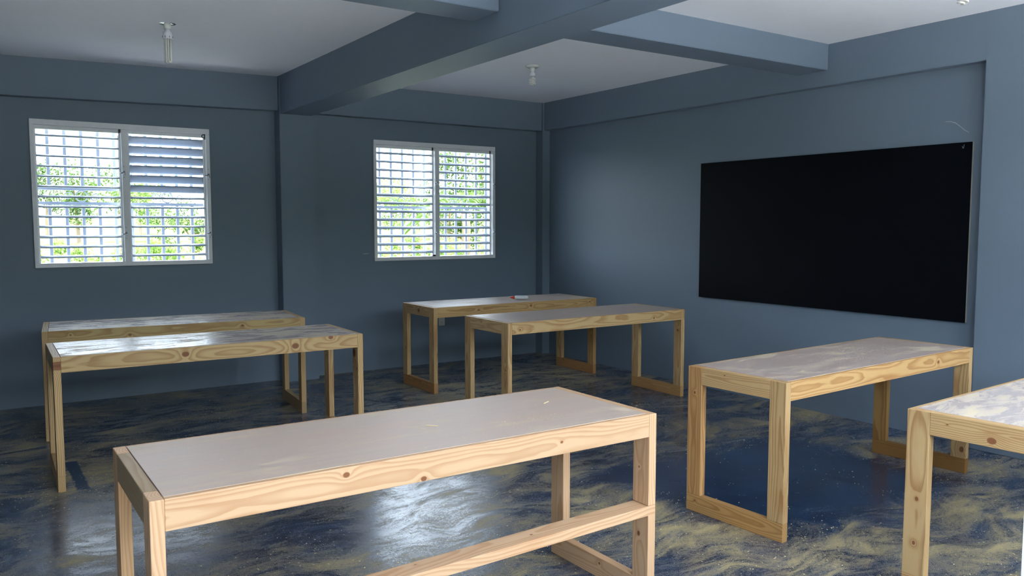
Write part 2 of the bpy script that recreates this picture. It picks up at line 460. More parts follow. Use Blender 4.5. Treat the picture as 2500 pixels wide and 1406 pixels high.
def louvre_window(name, w, tilts):
    """w = x0,x1,z0,z1 outer frame; tilts = per panel list of blade angles (deg, outer edge down), top to bottom"""
    root = tag(empty(name, (w[0], 0, w[2])), kind='structure')
    ww, hh = w[1] - w[0], w[3] - w[2]
    fs, ft, fb, mul = 0.032, 0.045, 0.036, 0.052
    y0, y1 = -0.022, 0.075
    for q in ((0, ww, 0, fb), (0, ww, hh - ft, hh), (0, fs, fb, hh - ft), (ww - fs, ww, fb, hh - ft)):
        box_obj('frame_bar', q[0], q[1], y0, y1, q[2], q[3], M_white, root, 0.002)
    box_obj('mullion', ww / 2 - mul / 2, ww / 2 + mul / 2, y0 + 0.002, y1, fb, hh - ft, M_white, root, 0.002)
    n = len(tilts[0])
    top, bot = hh - ft - 0.032, fb + 0.012
    for pi in (0, 1):
        xa = fs if pi == 0 else ww / 2 + mul / 2
        xb = ww / 2 - mul / 2 if pi == 0 else ww - fs
        # head channel above the blades and slim pivot stiles either side
        box_obj('head_channel', xa, xb, 0.004, 0.06, hh - ft - 0.030, hh - ft, M_white, root, 0.002)
        for sx in (xa, xb - 0.014):
            box_obj('pivot_stile', sx, sx + 0.014, 0.026, 0.07, fb, hh - ft - 0.03, M_white, root, 0.001)
        box_obj('link_rod', xb - 0.022, xb - 0.017, 0.012, 0.018, fb + 0.03, hh - ft - 0.05, M_zinc, root)
        me = slat_mesh(xb - xa - 0.030)
        sp = (top - bot) / n
        for k in range(n):
            o = bpy.data.objects.new('louver_slat', me); COL.objects.link(o); o.parent = root
            o.location = (xa + 0.015, 0.046, top - sp * (k + 0.55))
            o.rotation_euler = (-math.radians(tilts[pi][k] + rnd.uniform(-1.2, 1.2)), 0, 0)
        # two crank operators on the right stile of each panel
        for fz in (0.665, 0.235):
            z = hh * fz; xs = xb + 0.012
            h = empty('operator', (xs, y0, z)); h.parent = root
            box_obj('backplate', -0.008, 0.008, -0.004, 0.0, -0.055, 0.055, M_white, h, 0.0015)
            bmk = bmesh.new()
            add_tube(bmk, [(0, -0.002, 0.0), (0, -0.022, 0.0)], 0.008, 8)
            add_tube(bmk, [(0, -0.020, 0.0), (-0.018, -0.026, -0.012), (-0.032, -0.03, -0.01)], [0.005, 0.0045, 0.005], 6)
            add_tube(bmk, [(0, -0.020, 0.0), (0.004, -0.026, -0.028)], [0.005, 0.006], 6)
            link_mesh('crank', bmk, M_zinc, h, True)
            bmk = bmesh.new()
            for sz in (-0.045, 0.045): add_tube(bmk, [(0, -0.003, sz), (0, -0.007, sz)], 0.003, 6)
            link_mesh('screw', bmk, M_dark, h)
    # security grille, fixed outside
    gy = TH + 0.015
    g = empty('security_grille', (0, gy, 0)); g.parent = root
    b = 0.0125
    za, zb = 1.655 - w[2], 1.776 - w[2]
    for zc in (-0.03, za, zb, hh + 0.03):
        box_obj('rail', -0.03, ww + 0.03, -b, b, zc - b, zc + b, M_grille, g, 0.002)
    xs = []
    sp, x = (0.125, 0.010) if name == 'window_1' else (0.129, 0.0145)
    while x < ww + 0.03:
        if x > -0.03: xs.append(x)
        x += sp
    for x in xs:
        box_obj('bar', x - b, x + b, -b * 0.8, b * 0.8, -0.03 + b, za - b, M_grille, g, 0.002)
        box_obj('bar', x - b, x + b, -b * 0.8, b * 0.8, zb + b, hh + 0.03 - b, M_grille, g, 0.002)
    zc = (za + zb) / 2
    for cx in (ww * 0.27, ww * 0.76):
        bms = bmesh.new()
        R = (zb - za) / 2 - b - 0.003
        add_tube(bms, [(cx + R * math.cos(t * math.pi / 12), 0, zc + R * math.sin(t * math.pi / 12)) for t in range(25)], 0.005, 6)
        link_mesh('ring', bms, M_grille, g, True)
        for s in (-1, 1):
            bms = bmesh.new()
            pts = []
            for t in range(26):
                a = t / 25
                ang = a * math.pi * 2.6
                rr = R * 0.85 * (1 - a * 0.75)
                pts.append((cx + s * (R + 0.055 + rr * math.cos(math.pi + ang)), 0, zc + s * rr * math.sin(math.pi + ang) * 0.95))
            add_tube(bms, pts, 0.004, 6)
            link_mesh('scroll', bms, M_grille, g, True)
    return root

T13 = [3] * 13
w1 = louvre_window('window_1', W1, [[-1, -1, -2, -2, -2, 0, -3, -2, -3, -3, -4, -3, -3], [50, 52, 52, 52, 50, 44, -2, -2, -3, -3, -3, -3, -3]])
w2 = louvre_window('window_2', W2, [[-10, -12, -12, -12, -12, -13, -14, -14, -14, -14, -14, -14, -15], [-13, -14, -14, -14, -14, -14, -15, -15, -15, -15, -15, -15, -15]])
# black sticker with a curl at the top right of window 1, dark clips at the panel heads
def clip(x, z, root):
    return box_obj('clip', x - 0.006, x + 0.006, -0.008, 0.03, z - 0.03, z, M_dark, root, 0.002)
ww = W1[1] - W1[0]; hh = W1[3] - W1[2]
bmk = bmesh.new()
add_tube(bmk, [(ww - 0.045 + 0.016 * math.cos(a) , 0.0, hh - 0.062 + 0.014 * math.sin(a)) for a in [math.radians(t) for t in range(60, 330, 30)]] , 0.0035, 6)
add_tube(bmk, [(ww - 0.036, 0.0, hh - 0.046), (ww - 0.034, 0.0, hh - 0.092)], 0.004, 6)
link_mesh('catch', bmk, M_dark, w1, True)
clip(ww / 2 - 0.036, hh - 0.045, w1)
ww2 = W2[1] - W2[0]; hh2 = W2[3] - W2[2]
clip(ww2 / 2 - 0.045, hh2 - 0.045, w2); clip(ww2 - 0.055, hh2 - 0.045, w2)
box_obj('catch', ww2 / 2 - 0.06, ww2 / 2 - 0.03, -0.028, -0.004, 0.036, 0.052, M_dark, w2, 0.003)

# ------------------------------------------------------------------ blackboard
M_board = plain('matt_black_board', (0.0012, 0.0020, 0.0042), 0.6, 0, 0.08, var=0.25, scale=4)
M_edge = plain('pale_board_edge', (0.52, 0.50, 0.42), 0.6)
BY0, BY1, BZ0, BZ1 = -2.43, -4.8114, 0.8229, 2.0228
bb = tag(empty('blackboard', (0, (BY0 + BY1) / 2, BZ0)), 'large plain matt black blackboard screwed to the right-hand wall', 'blackboard')
hw = (BY0 - BY1) / 2
box_obj('panel', -0.022, -0.016, -hw, hw, 0, BZ1 - BZ0, M_board, bb, 0.0008)
tag(box_obj('backing', -0.016, -0.0005, -hw, hw, 0, BZ1 - BZ0, M_edge, bb), 'pale raw board edge')
M_chalk = plain('pale_scratch', (0.30, 0.34, 0.40), 0.9)
bmk = bmesh.new()
for dy in (-0.012, 0.0): add_tube(bmk, [(-0.0225, hw * -1 + 0.064 + dy, 1.175 + (0.01 if dy else 0)), (-0.0225, -hw + 0.060 + dy * 0.3, 1.16)], 0.0014, 4)
link_mesh('scratch', bmk, M_chalk, bb)
# pale scratch in the plaster above the board, pale scrape on the window wall
M_scr = plain('bare_plaster_scratch', (0.42, 0.50, 0.52), 0.9)
bmk = bmesh.new()
add_tube(bmk, [(-0.0006, -4.614, 2.172), (-0.0006, -4.65, 2.170), (-0.0006, -4.684, 2.158), (-0.0006, -4.72, 2.128), (-0.0006, -4.745, 2.106), (-0.0006, -4.776, 2.086)], [0.001, 0.002, 0.0022, 0.0016, 0.002, 0.001], 5)
o = struct('trim_1', bmk, M_scr); o['label'] = 'pale crooked scratch in the wall paint above the board'
bmk = bmesh.new(); add_tube(bmk, [(-2.235, -0.0006, 1.182), (-2.20, -0.0006, 1.183), (-2.165, -0.0006, 1.187)], [0.002, 0.0045, 0.0015], 5)
o = struct('trim_2', bmk, M_scr); o['label'] = 'small pale scrape in the paint left of the second window'

# ------------------------------------------------------------------ tables
TT, BB, HT = 0.038, 0.089, 0.7551
_mesh_cache = {}
def board_mesh(L, Wd, T, mat, bev=0.0025):
    key = (round(L, 3), round(Wd, 3), round(T, 3), mat.name)
    if key not in _mesh_cache:
        bm = bmesh.new(); add_box(bm, -L / 2, L / 2, -Wd / 2, Wd / 2, -T / 2, T / 2)
        bmesh.ops.bevel(bm, geom=bm.edges[:], offset=bev, segments=2, affect='EDGES', profile=0.5)
        me = bpy.data.meshes.new('board'); bm.to_mesh(me); bm.free(); me.materials.append(mat)
        _mesh_cache[key] = me
    return _mesh_cache[key]

def basis(ex, ey, ez):
    m = Matrix.Identity(3)
    for i, e in enumerate((ex, ey, ez)):
        m.col[i] = Vector(e)
    return m.to_4x4()
# grain along local X, wide side local Y, thin side local Z
B_UP = basis((0, 0, 1), (0, 1, 0), (-1, 0, 0))        # leg: grain up, wide along the table depth
B_END = basis((0, 1, 0), (0, 0, 1), (1, 0, 0))        # end rails: grain along depth, wide upright
B_LONG = basis((1, 0, 0), (0, 0, 1), (0, -1, 0))      # aprons: grain along length, wide upright
B_FLAT = basis((1, 0, 0), (0, 1, 0), (0, 0, 1))

def piece(name, parent, L, Wd, T, centre, B, mat, tint=(1, 1, 1), knots=()):
    o = bpy.data.objects.new(name, board_mesh(L, Wd, T, mat)); COL.objects.link(o)
    o.parent = parent
    o.matrix_basis = Matrix.Translation(centre) @ B
    j = rnd.uniform(0.94, 1.05)
    o['tint'] = [tint[0] * j, tint[1] * j, tint[2] * j]
    kn = list(knots)
    if not kn and rnd.random() < 0.6:
        kn = [(rnd.uniform(-L * 0.45, L * 0.45), rnd.uniform(-0.03, 0.03), rnd.uniform(0.004, 0.007))]
    for i in range(3):
        o['knot_%d' % (i + 1)] = [float(v) for v in (kn[i] if i < len(kn) else (9, 9, 0))]
    return o

def table(x, y, ang, L, Wd, label, mat, top_mat, tints=None, knots=None, stretcher=False):
    """origin at the far-left corner; local +x along the length, local -y towards the camera"""
    tints = tints or {}; knots = knots or {}
    r = tag(empty('work_table', (x, y, 0), ang), label, 'table', 'pine work tables standing about the room')
    def P(name, key, *a):
        return piece(name, r, *a, mat, tints.get(key, (1, 1, 1)), knots.get(key, ()))
    lh = HT - BB
    for side, x0 in (('L', TT / 2), ('R', L - TT / 2)):
        P('base_rail', side + 'base', Wd, BB, TT, (x0, -Wd / 2, BB / 2), B_END)
        for key, yy in (('B', -BB / 2), ('F', -Wd + BB / 2)):
            if stretcher and side + key in ('RF', 'LF'):
                zs = 0.3566 if side == 'R' else 0.3132
                a = zs - BB; 
                P('leg', side + key + 'low', a, BB, TT, (x0, yy, BB + a / 2), B_UP)
                b = HT - zs - TT
                P('leg', side + key, b, BB, TT, (x0, yy, zs + TT + b / 2), B_UP)
            else:
                P('leg', side + key, lh, BB, TT, (x0, yy, BB + lh / 2), B_UP)
        P('end_rail', side + 'end', Wd - 2 * BB, BB, TT, (x0, -Wd / 2, HT - BB / 2), B_END)
    P('apron', 'Bapron', L - 2 * TT, BB, TT, (L / 2, -TT / 2, HT - BB / 2), B_LONG)
    P('apron', 'Fapron', L - 2 * TT, BB, TT, (L / 2, -Wd + TT / 2, HT - BB / 2), B_LONG)
    # plywood panel let in flush between the rails
    g = 0.0015
    e = 0.020     # the panel overlaps into a rebate, leaving thin pale borders along the long sides
    tp = bpy.data.objects.new('tabletop', board_mesh(L - 2 * TT - 2 * g, Wd - 2 * e, 0.006, top_mat, 0.0008)); COL.objects.link(tp)
    tp.parent = r; tp.location = (L / 2, -Wd / 2, HT - 0.0015)
    if stretcher:
        B = basis((math.cos(0.0239), 0, math.sin(0.0239)), (0, 1, 0), (-math.sin(0.0239), 0, math.cos(0.0239)))
        P('stretcher', 'stretcher', L, BB, TT, (L / 2, -Wd + BB / 2 , (0.3566 + 0.3132) / 2 + TT / 2), B)
    return r

WARM = (1.05, 1.0, 0.97); BROWN = (0.80, 0.62, 0.50); RED = (0.85, 0.66, 0.52); PALE = (1.0, 1.02, 1.02); GREY = (0.8, 0.82, 0.85)
def K(*a): return a
t1 = table(-5.1885, -4.7272, -0.0034, 1.8189, 0.6299, 'nearest pine table with a low foot rail across its front legs', M_pine_fresh, M_ply,
      tints={'LB': (1.0, 0.95, 0.85), 'Lend': (0.60, 0.66, 0.64), 'RBlow': PALE}, stretcher=True,
      knots={'Fapron': K((-0.36, 0.022, 0.009), (-0.10, -0.036, 0.008), (0.45, 0.0, 0.005)), 'LFlow': K((0.06, -0.02, 0.03)), 'LF': K((-0.17, -0.03, 0.026)), 'RB': K((0.12, 0.02, 0.012),), 'stretcher': K((0.35, 0.0, 0.004), (-0.1, 0.02, 0.004))})
t2 = table(-5.1673, -1.9172, -0.0211, 1.8036, 0.6438, 'left pine table with large brown knots in its front board, a darker copy behind it', M_pine, M_ply_dusty,
      knots={'Fapron': K((-0.215, 0.004, 0.0155), (0.445, 0.0, 0.0185), (0.68, 0.036, 0.012)), 'LF': K((0.285, -0.034, 0.021)), 'RF': K((0.20, 0.02, 0.022), (0.1, -0.03, 0.01)), 'RB': K((0.15, 0.0, 0.010),)})
t2['label'] = 'pine table at the left with large brown knots in its front board'
t3 = table(-5.084, -0.664, -0.092, 1.7842, 0.6413, 'pine table at the back left, under the larger left window', M_pine, M_ply_dusty,
      tints={'Fapron': (0.95, 1.0, 0.92), 'Rbase': GREY},
      knots={'Fapron': K((-0.72, 0.012, 0.006), (-0.35, -0.01, 0.0085), (0.42, 0.01, 0.0085))})
t4 = table(-2.1851, -0.7827, -0.0123, 1.8113, 0.6155, 'pine table in the far corner with the glue bottle on it', M_pine, M_ply_mid,
      tints={'Fapron': (0.9, 0.88, 0.8), 'Lbase': BROWN, 'Rbase': BROWN, 'RF': (0.9, 0.8, 0.65)},
      knots={'Lend': K((-0.02, 0.0, 0.016)), 'Fapron': K((-0.45, 0.0, 0.008), (0.12, 0.01, 0.009), (0.82, 0.01, 0.007)), 'LF': K((0.1, 0.01, 0.006))})
t5 = table(-2.2642, -2.0451, -0.0043, 1.8164, 0.6244, 'pine table standing just in front of the far corner table', M_pine, M_ply_mid,
      tints={'Lend': PALE, 'Rbase': (0.9, 0.78, 0.62)},
      knots={'LF': K((-0.02, -0.012, 0.0085)), 'Fapron': K((0.55, -0.008, 0.007), (-0.8, -0.01, 0.0075)), 'RF': K((0.15, 0, 0.009))})
t6 = table(-2.4857, -4.6765, 0.0449, 1.8273, 0.5845, 'pine table before the blackboard with strongly striped front board', M_pine, M_ply_mid,
      tints={'LB': (0.95, 0.80, 0.68), 'Lbase': (0.86, 0.74, 0.58), 'Rbase': (0.62, 0.48, 0.30), 'RB': (0.62, 0.52, 0.36), 'Fapron': (1.02, 0.92, 0.80)},
      knots={'Lend': K((0.06, 0.028, 0.004)), 'Fapron': K((0.50, 0.0, 0.010)), 'LB': K((0.2, 0.0, 0.006)), 'RF': K((-0.28, -0.02, 0.014))})
t7 = table(-2.4894, -5.8568, 0.0496, 1.8189, 0.6299, 'pine table cut off by the right edge of the picture', M_pine, M_ply_dusty,
      knots={'LB': K((-0.02, -0.005, 0.006), (-0.2, 0.0, 0.007)), 'Lend': K((0.0, -0.02, 0.012), (0.16, 0.01, 0.003))})

# ------------------------------------------------------------------ lamps
M_porc = plain('porcelain', (0.62, 0.63, 0.60), 0.2, coat=0.3)
M_chrome = plain('chrome_plate', (0.75, 0.76, 0.78), 0.12, 1.0)
M_base = plain('lamp_plastic', (0.68, 0.70, 0.74), 0.35)
M_tube = plain('phosphor_tube', (0.72, 0.72, 0.66), 0.15, coat=0.6)

def lamp_base(x, y, z, label, metal):
    r = tag(empty('ceiling_lamp', (x, y, z)), label, 'lamp', 'energy saving lamps on the ceiling')
    bm = bmesh.new(); add_lathe(bm, [(0.001, 0), (0.062, 0), (0.062, -0.006), (0.050, -0.014), (0.024, -0.016), (0.001, -0.016)])
    link_mesh('mounting_plate', bm, M_chrome if metal else M_porc, r, True)
    bm = bmesh.new(); add_lathe(bm, [(0.001, -0.014), (0.024, -0.014), (0.022, -0.045), (0.018, -0.047), (0.001, -0.047)])
    link_mesh('lamp_holder', bm, M_porc, r, True)
    return r

def cfl_straight(x, y, z, label):
    r = lamp_base(x, y, z, label, True)
    bm = bmesh.new(); add_lathe(bm, [(0.001, -0.040), (0.016, -0.042), (0.017, -0.062), (0.028, -0.068), (0.032, -0.085), (0.033, -0.108), (0.031, -0.112), (0.001, -0.112)])
    b = link_mesh('ballast', bm, M_base, r, True)
    for k in range(8):
        a = 0.9 + 0.785 * k
        bm = bmesh.new()
        add_tube(bm, [(0.0325 * math.cos(a), 0.0325 * math.sin(a), -0.106), (0.0332 * math.cos(a), 0.0332 * math.sin(a), -0.094)], 0.002, 4)
        link_mesh('vent', bm, M_dark, b)
    for k in range(4):
        bm = bmesh.new(); a = 0.35 + math.pi / 2 * k
        t = Vector((-math.sin(a), math.cos(a), 0)); c = Vector((math.cos(a), math.sin(a), 0)) * 0.017
        pts = [c + t * 0.008 + Vector((0, 0, -0.11)), c + t * 0.008 + Vector((0, 0, -0.25))]
        for q in range(1, 6): pts.append(c + t * 0.008 * math.cos(math.pi * q / 6) + Vector((0, 0, -0.25 - 0.012 * math.sin(math.pi * q / 6))))
        pts += [c - t * 0.008 + Vector((0, 0, -0.25)), c - t * 0.008 + Vector((0, 0, -0.11))]
        add_tube(bm, pts, 0.0068, 8)
        link_mesh('glass_tube', bm, M_tube, r, True)
    return r

def cfl_spiral(x, y, z, label, rz=0.0):
    r = lamp_base(x, y, z, label, False); r.rotation_euler = (0, 0, rz)
    bm = bmesh.new(); add_lathe(bm, [(0.001, -0.042), (0.014, -0.044), (0.015, -0.056), (0.022, -0.064), (0.024, -0.078), (0.017, -0.088), (0.001, -0.090)])
    link_mesh('ballast', bm, M_base, r, True)
    bm = bmesh.new()
    for s in (0, math.pi):
        pts = [(0.007 * math.cos(s), 0.007 * math.sin(s), -0.086), (0.008 * math.cos(s), 0.008 * math.sin(s), -0.10)]
        N = 44
        for k in range(N + 1):
            a = s + 2 * math.pi * 2.1 * k / N
            f = min(1.0, k / 5) * min(1.0, (N - k) / 4 * 0.9 + 0.1)
            pts.append(((0.008 + 0.017 * f) * math.cos(a), (0.008 + 0.017 * f) * math.sin(a), -0.102 - 0.058 * k / N))
        pts.append((0, 0, -0.164))
        add_tube(bm, pts, 0.0052, 7)
    link_mesh('spiral_tube', bm, M_tube, r, True)
    return r

cfl_straight(-4.372, -1.766, H - 0.018, 'straight tube energy saving lamp on the ceiling above the left tables')
cfl_spiral(-1.441, -1.811, H, 'small spiral lamp on the ceiling near the far corner')
cfl_spiral(-1.007, -5.228, H, 'spiral lamp at the top edge of the picture, mostly cut off', 0.6)

# ------------------------------------------------------------------ socket outlet on the window wall
M_plate = plain('ivory_plate', (0.62, 0.62, 0.58), 0.35)
so = tag(empty('wall_socket', (-1.3395, 0, 0.457)), 'white double socket outlet low on the wall behind the far corner table', 'socket')
box_obj('cover_plate', -0.037, 0.037, -0.006, -0.0002, -0.058, 0.058, M_plate, so, 0.003, 2)
for sz in (-0.024, 0.024):
    rc = box_obj('receptacle', -0.017, 0.017, -0.009, -0.005, sz - 0.017, sz + 0.017, M_plate, so, 0.003, 2)
    bmk = bmesh.new()
    add_box(bmk, -0.0085, -0.006, -0.0030, -0.0015, -0.001, 0.009); add_box(bmk, 0.006, 0.0085, -0.0030, -0.0015, -0.001, 0.009)
    add_box(bmk, -0.002, 0.002, -0.0030, -0.0015, -0.011, -0.006)
    link_mesh('slot', bmk, M_dark, rc)

# ------------------------------------------------------------------ glue bottle lying on the far corner table
M_bottle = plain('white_plastic', (0.74, 0.76, 0.78), 0.3)
M_cap = plain('red_plastic', (0.70, 0.035, 0.015), 0.35)
M_lab = plain('bottle_label', (0.62, 0.66, 0.76), 0.5)
M_ink = plain('label_ink', (0.22, 0.26, 0.42), 0.6)
gl = tag(empty('glue_bottle', (-1.135, -1.178, HT + 0.0235)), 'white squeeze bottle with a red pointed cap lying on its side', 'bottle')
gl.rotation_euler = (0, math.radians(90), math.atan2(-1.218 + 1.135, -1.077 + 1.201))
S_ = Matrix.Diagonal((0.78, 1.15, 1.0, 1.0))
bm = bmesh.new(); add_lathe(bm, [(0.001, -0.048), (0.018, -0.048), (0.023, -0.042), (0.0240, 0.0), (0.0240, 0.058), (0.021, 0.072), (0.013, 0.080), (0.001, 0.081)], 24, S_)
ob_ = link_mesh('bottle_body', bm, M_bottle, gl, True)
ob_.rotation_euler = (0, math.radians(180), 0)
bm = bmesh.new(); add_lathe(bm, [(0.001, -0.044), (0.015, -0.045), (0.0150, -0.060), (0.010, -0.070), (0.0055, -0.086), (0.003, -0.094), (0.001, -0.095)], 16)
link_mesh('cap', bm, M_cap, gl, True)
ob_.rotation_euler = (0, 0, 0)
bm = bmesh.new()
ring = []
for a in range(-60, 61, 15):
    t = math.radians(a + 180)
    ring.append([bm.verts.new((0.78 * 0.0246 * math.cos(t), 1.15 * 0.0246 * math.sin(t), z)) for z in (-0.032, 0.05)])
for a, c in zip(ring, ring[1:]): bm.faces.new((a[0], a[1], c[1], c[0]))
lb = link_mesh('label_band', bm, M_lab, gl, True)

# ------------------------------------------------------------------ sawdust grains and chips
M_chip = plain('wood_flake', (0.74, 0.62, 0.38), 0.8, var=0.35, scale=300)
def flake(bm, x, y, z, s, tilt=0.4):
    a = rnd.uniform(0, 6.28); l = s * rnd.uniform(0.7, 1.6); w = s * rnd.uniform(0.4, 0.9)
    dx, dy = math.cos(a), math.sin(a)
    h1, h2 = rnd.uniform(0, tilt) * s, rnd.uniform(0, tilt) * s
    v = [bm.verts.new((x + dx * l * p - dy * w * q, y + dy * l * p + dx * w * q, z + hh_)) for p, q, hh_ in ((-.5, -.5, 0.0003), (.5, -.5, h1 + 0.0003), (.5, .5, h2 + 0.0006), (-.5, .5, 0.0006))]
    t = bm.verts.new((x, y, z + s * 0.45))
    bm.faces.new((v[0], v[1], t)); bm.faces.new((v[1], v[2], t)); bm.faces.new((v[2], v[3], t)); bm.faces.new((v[3], v[0], t))
bm = bmesh.new()
tabs = [(t.location.x, t.location.y, q[0], q[1], math.cos(t.rotation_euler.z), math.sin(t.rotation_euler.z)) for t, q in ((t1, (1.82, .63)), (t2, (1.8, .64)), (t3, (1.78, .64)), (t4, (1.81, .62)), (t5, (1.82, .62)), (t6, (1.83, .585)), (t7, (1.82, .63)))]
cnt = 0
while cnt < 20000:
    x = rnd.uniform(-5.6, -0.1); y = rnd.uniform(-6.7, -0.15)
    n_ = noise.fractal(Vector((x * 1.6 + 3, y * 2.6, 0.3)), 0.7, 2.0, 4)
    dens = 0.10 + max(0, n_) * 1.2
    for b in DUSTY:
        if b[0] < x < b[1] and b[2] < y < b[3]: dens += 0.22
    for tx, ty, tl, tw, tc, ts in tabs:      # heaps beside the base rails
        u = (x - tx) * tc + (y - ty) * ts; v = (x - tx) * ts - (y - ty) * tc
        for eu in (0, tl):
            if abs(u - eu) < 0.12 and -0.1 < v < tw + 0.15: dens += 0.25
    bad = False
    for b in CLEAN:
        if b[0] < x < b[1] and b[2] < y < b[3]: dens *= 0.15
    for tx, ty, tl, tw, tc, ts in tabs:
        u = (x - tx) * tc + (y - ty) * ts; v = (x - tx) * ts - (y - ty) * tc
        for eu in (0, tl - TT):
            if eu - 0.02 < u < eu + TT + 0.02 and -0.03 < v < tw + 0.03: bad = True
    if bad or rnd.random() > dens: continue
    flake(bm, x, y, 0.0, rnd.choice((0.002, 0.0028, 0.0028, 0.004, 0.006)))
    cnt += 1
o = link_mesh('sawdust', bm, M_chip); tag(o, 'yellow sawdust grains and shavings scattered over the blue floor', 'sawdust', kind='stuff')

def top_dust(tbl, L, Wd, n, clusters):
    bm = bmesh.new()
    k = 0
    while k < n:
        if clusters and rnd.random() < 0.7:
            c = rnd.choice(clusters); u = rnd.gauss(c[0], c[2]); v = rnd.gauss(c[1], c[2] * 0.45)
        else:
            u = rnd.uniform(0.05, L - 0.05); v = rnd.uniform(0.05, Wd - 0.05)
        if not (0.045 < u < L - 0.045 and 0.03 < v < Wd - 0.03): continue
        flake(bm, u, -v, 0, rnd.choice((0.0014, 0.002, 0.002, 0.003)))
        k += 1
    o = link_mesh('sawdust', bm, M_chip)
    o.matrix_world = tbl.matrix_basis @ Matrix.Translation((0, 0, HT + 0.0012))
    return o
for tbl, L, Wd, n, cl, lab in (
    (t1, 1.82, 0.63, 260, [(1.42, 0.45, 0.05), (1.2, 0.5, 0.12)], 'sparse sawdust on the top of the nearest table'),
    (t2, 1.80, 0.64, 900, [(0.3, 0.3, 0.15), (0.7, 0.3, 0.2)], 'sawdust on the top of the knotty left table'),
    (t3, 1.78, 0.64, 300, [], 'sawdust on the top of the back left table'),
    (t4, 1.81, 0.62, 200, [], 'sawdust on the top of the far corner table'),
    (t5, 1.82, 0.62, 260, [(0.4, 0.4, 0.2)], 'sawdust on the top of the table in front of the corner one'),
    (t6, 1.83, 0.58, 900, [(0.85, 0.38, 0.13), (1.15, 0.2, 0.14), (1.4, 0.3, 0.2)], 'sawdust on the top of the table before the blackboard'),
    (t7, 1.82, 0.63, 500, [(0.6, 0.3, 0.25)], 'sawdust on the top of the table at the right picture edge')):
    o = top_dust(tbl, L, Wd, n, cl); tag(o, lab, 'sawdust', 'sawdust on the table tops', 'stuff')

# thin shavings / splinters that can be told apart
M_splint = plain('pine_splinter', (0.74, 0.60, 0.36), 0.6)
def splinter(x, y, z, L, a, label):
    bm = bmesh.new(); add_box(bm, -L / 2, L / 2, -0.0022, 0.0022, 0, 0.0025)
    o = link_mesh('splinter', bm, M_splint); o.location = (x, y, z); o.rotation_euler = (0, 0, a)
    tag(o, label, 'splinter', 'wood splinters lying about')
splinter(-4.19, -5.06, HT + 0.0018, 0.045, -0.8, 'short pine splinter lying near the middle of the nearest table')
splinter(-3.62, -4.98, HT + 0.0018, 0.045, 0.5, 'pine splinter lying near the right end of the nearest table')

# ------------------------------------------------------------------ outdoors
def ground_mat():
    m = NT('grassland'); P = m.pos()
    a = m.noise(P, 0.25, 5, 0.6); b = m.noise(P, 3.0, 5, 0.7)
    c = m.mix(m.ramp(a, 0.35, 0.65), (0.090, 0.112, 0.040, 1), (0.145, 0.155, 0.075, 1))
    c = m.mix(m.ramp(b, 0.45, 0.7), c, (0.030, 0.052, 0.008, 1))
    # bare pale yard added around the building to bounce daylight indoors, grass beyond
    sep = m.n('ShaderNodeSeparateXYZ'); m.l(P, sep.inputs[0])
    bounce_yard = m.math('SUBTRACT', 1.0, m.ramp(m.math('ADD', sep.outputs[1], m.math('MULTIPLY', a, 4.0)), 3.0, 7.0))
    c = m.mix(bounce_yard, c, (0.56, 0.56, 0.56, 1)); m.b.inputs['Specular IOR Level'].default_value = 0.0
    m.l(c, m.b.inputs['Base Color']); m.b.inputs['Roughness'].default_value = 0.9
    return m.m
M_ground = ground_mat()
bm = bmesh.new()
NX, NY = 60, 60
grid = []
for j in range(NY + 1):
    row = []
    for i in range(NX + 1):
        x = -100 + 220 * i / NX; y = -60 + 200 * j / NY
        d_ = max(0.0, y - 6)
        z = -0.16 + noise.noise(Vector((x * 0.05, y * 0.05, 0))) * 0.6 * min(1, d_ / 15) + 0.018 * d_
        row.append(bm.verts.new((x, y, z)))
    grid.append(row)
for j in range(NY):
    for i in range(NX):
        bm.faces.new((grid[j][i], grid[j][i + 1], grid[j + 1][i + 1], grid[j + 1][i]))
struct('ground', bm, M_ground, True)

# unseen bank added behind the camera to hide low sky from the far wall
bm = bmesh.new()
rows = []
for i in range(41):
    x = -40 + 75 * i / 40
    k = noise.noise(Vector((x * 0.3, 2.0, 0))) * 0.35
    rows.append([bm.verts.new(p) for p in ((x, -15.2, -0.3), (x, -16.0, 1.2 + k), (x, -17.0, 2.8 + k), (x, -18.2, 3.7 + k), (x, -21, 3.4 + k), (x, -25, -0.3))])
for a, c in zip(rows, rows[1:]):
    for q in range(5): bm.faces.new((a[q], a[q + 1], c[q + 1], c[q]))
bmesh.ops.recalc_face_normals(bm, faces=bm.faces[:])
struct('sky_block_bank', bm, plain('sky_block_green', (0.060, 0.080, 0.045), 0.9, var=0.4, scale=1.5))

def leaf_mat(name, c1, c2):
    m = NT(name); P = m.pos()
    a = m.noise(P, 1.3, 3, 0.6)
    c = m.mix(m.ramp(a, 0.35, 0.65), c4(c1), c4(c2))
    m.l(c, m.b.inputs['Base Color']); m.b.inputs['Roughness'].default_value = 0.5
    m.b.inputs['Subsurface Weight'].default_value = 0.0
    t = m.n('ShaderNodeBsdfTranslucent'); m.l(c, t.inputs[0])
    mx = m.n('ShaderNodeMixShader'); mx.inputs[0].default_value = 0.4
    m.l(m.b.outputs[0], mx.inputs[1]); m.l(t.outputs[0], mx.inputs[2]); m.l(mx.outputs[0], m.out.inputs[0])
    return m.m
M_leaf = leaf_mat('tree_leaves', (0.030, 0.075, 0.012), (0.075, 0.13, 0.03))
M_leaf2 = leaf_mat('lime_leaves', (0.10, 0.19, 0.03), (0.17, 0.25, 0.07))
M_bark = plain('bark', (0.16, 0.12, 0.08), 0.9)
M_flower = plain('red_blossom', (0.55, 0.10, 0.06), 0.6)

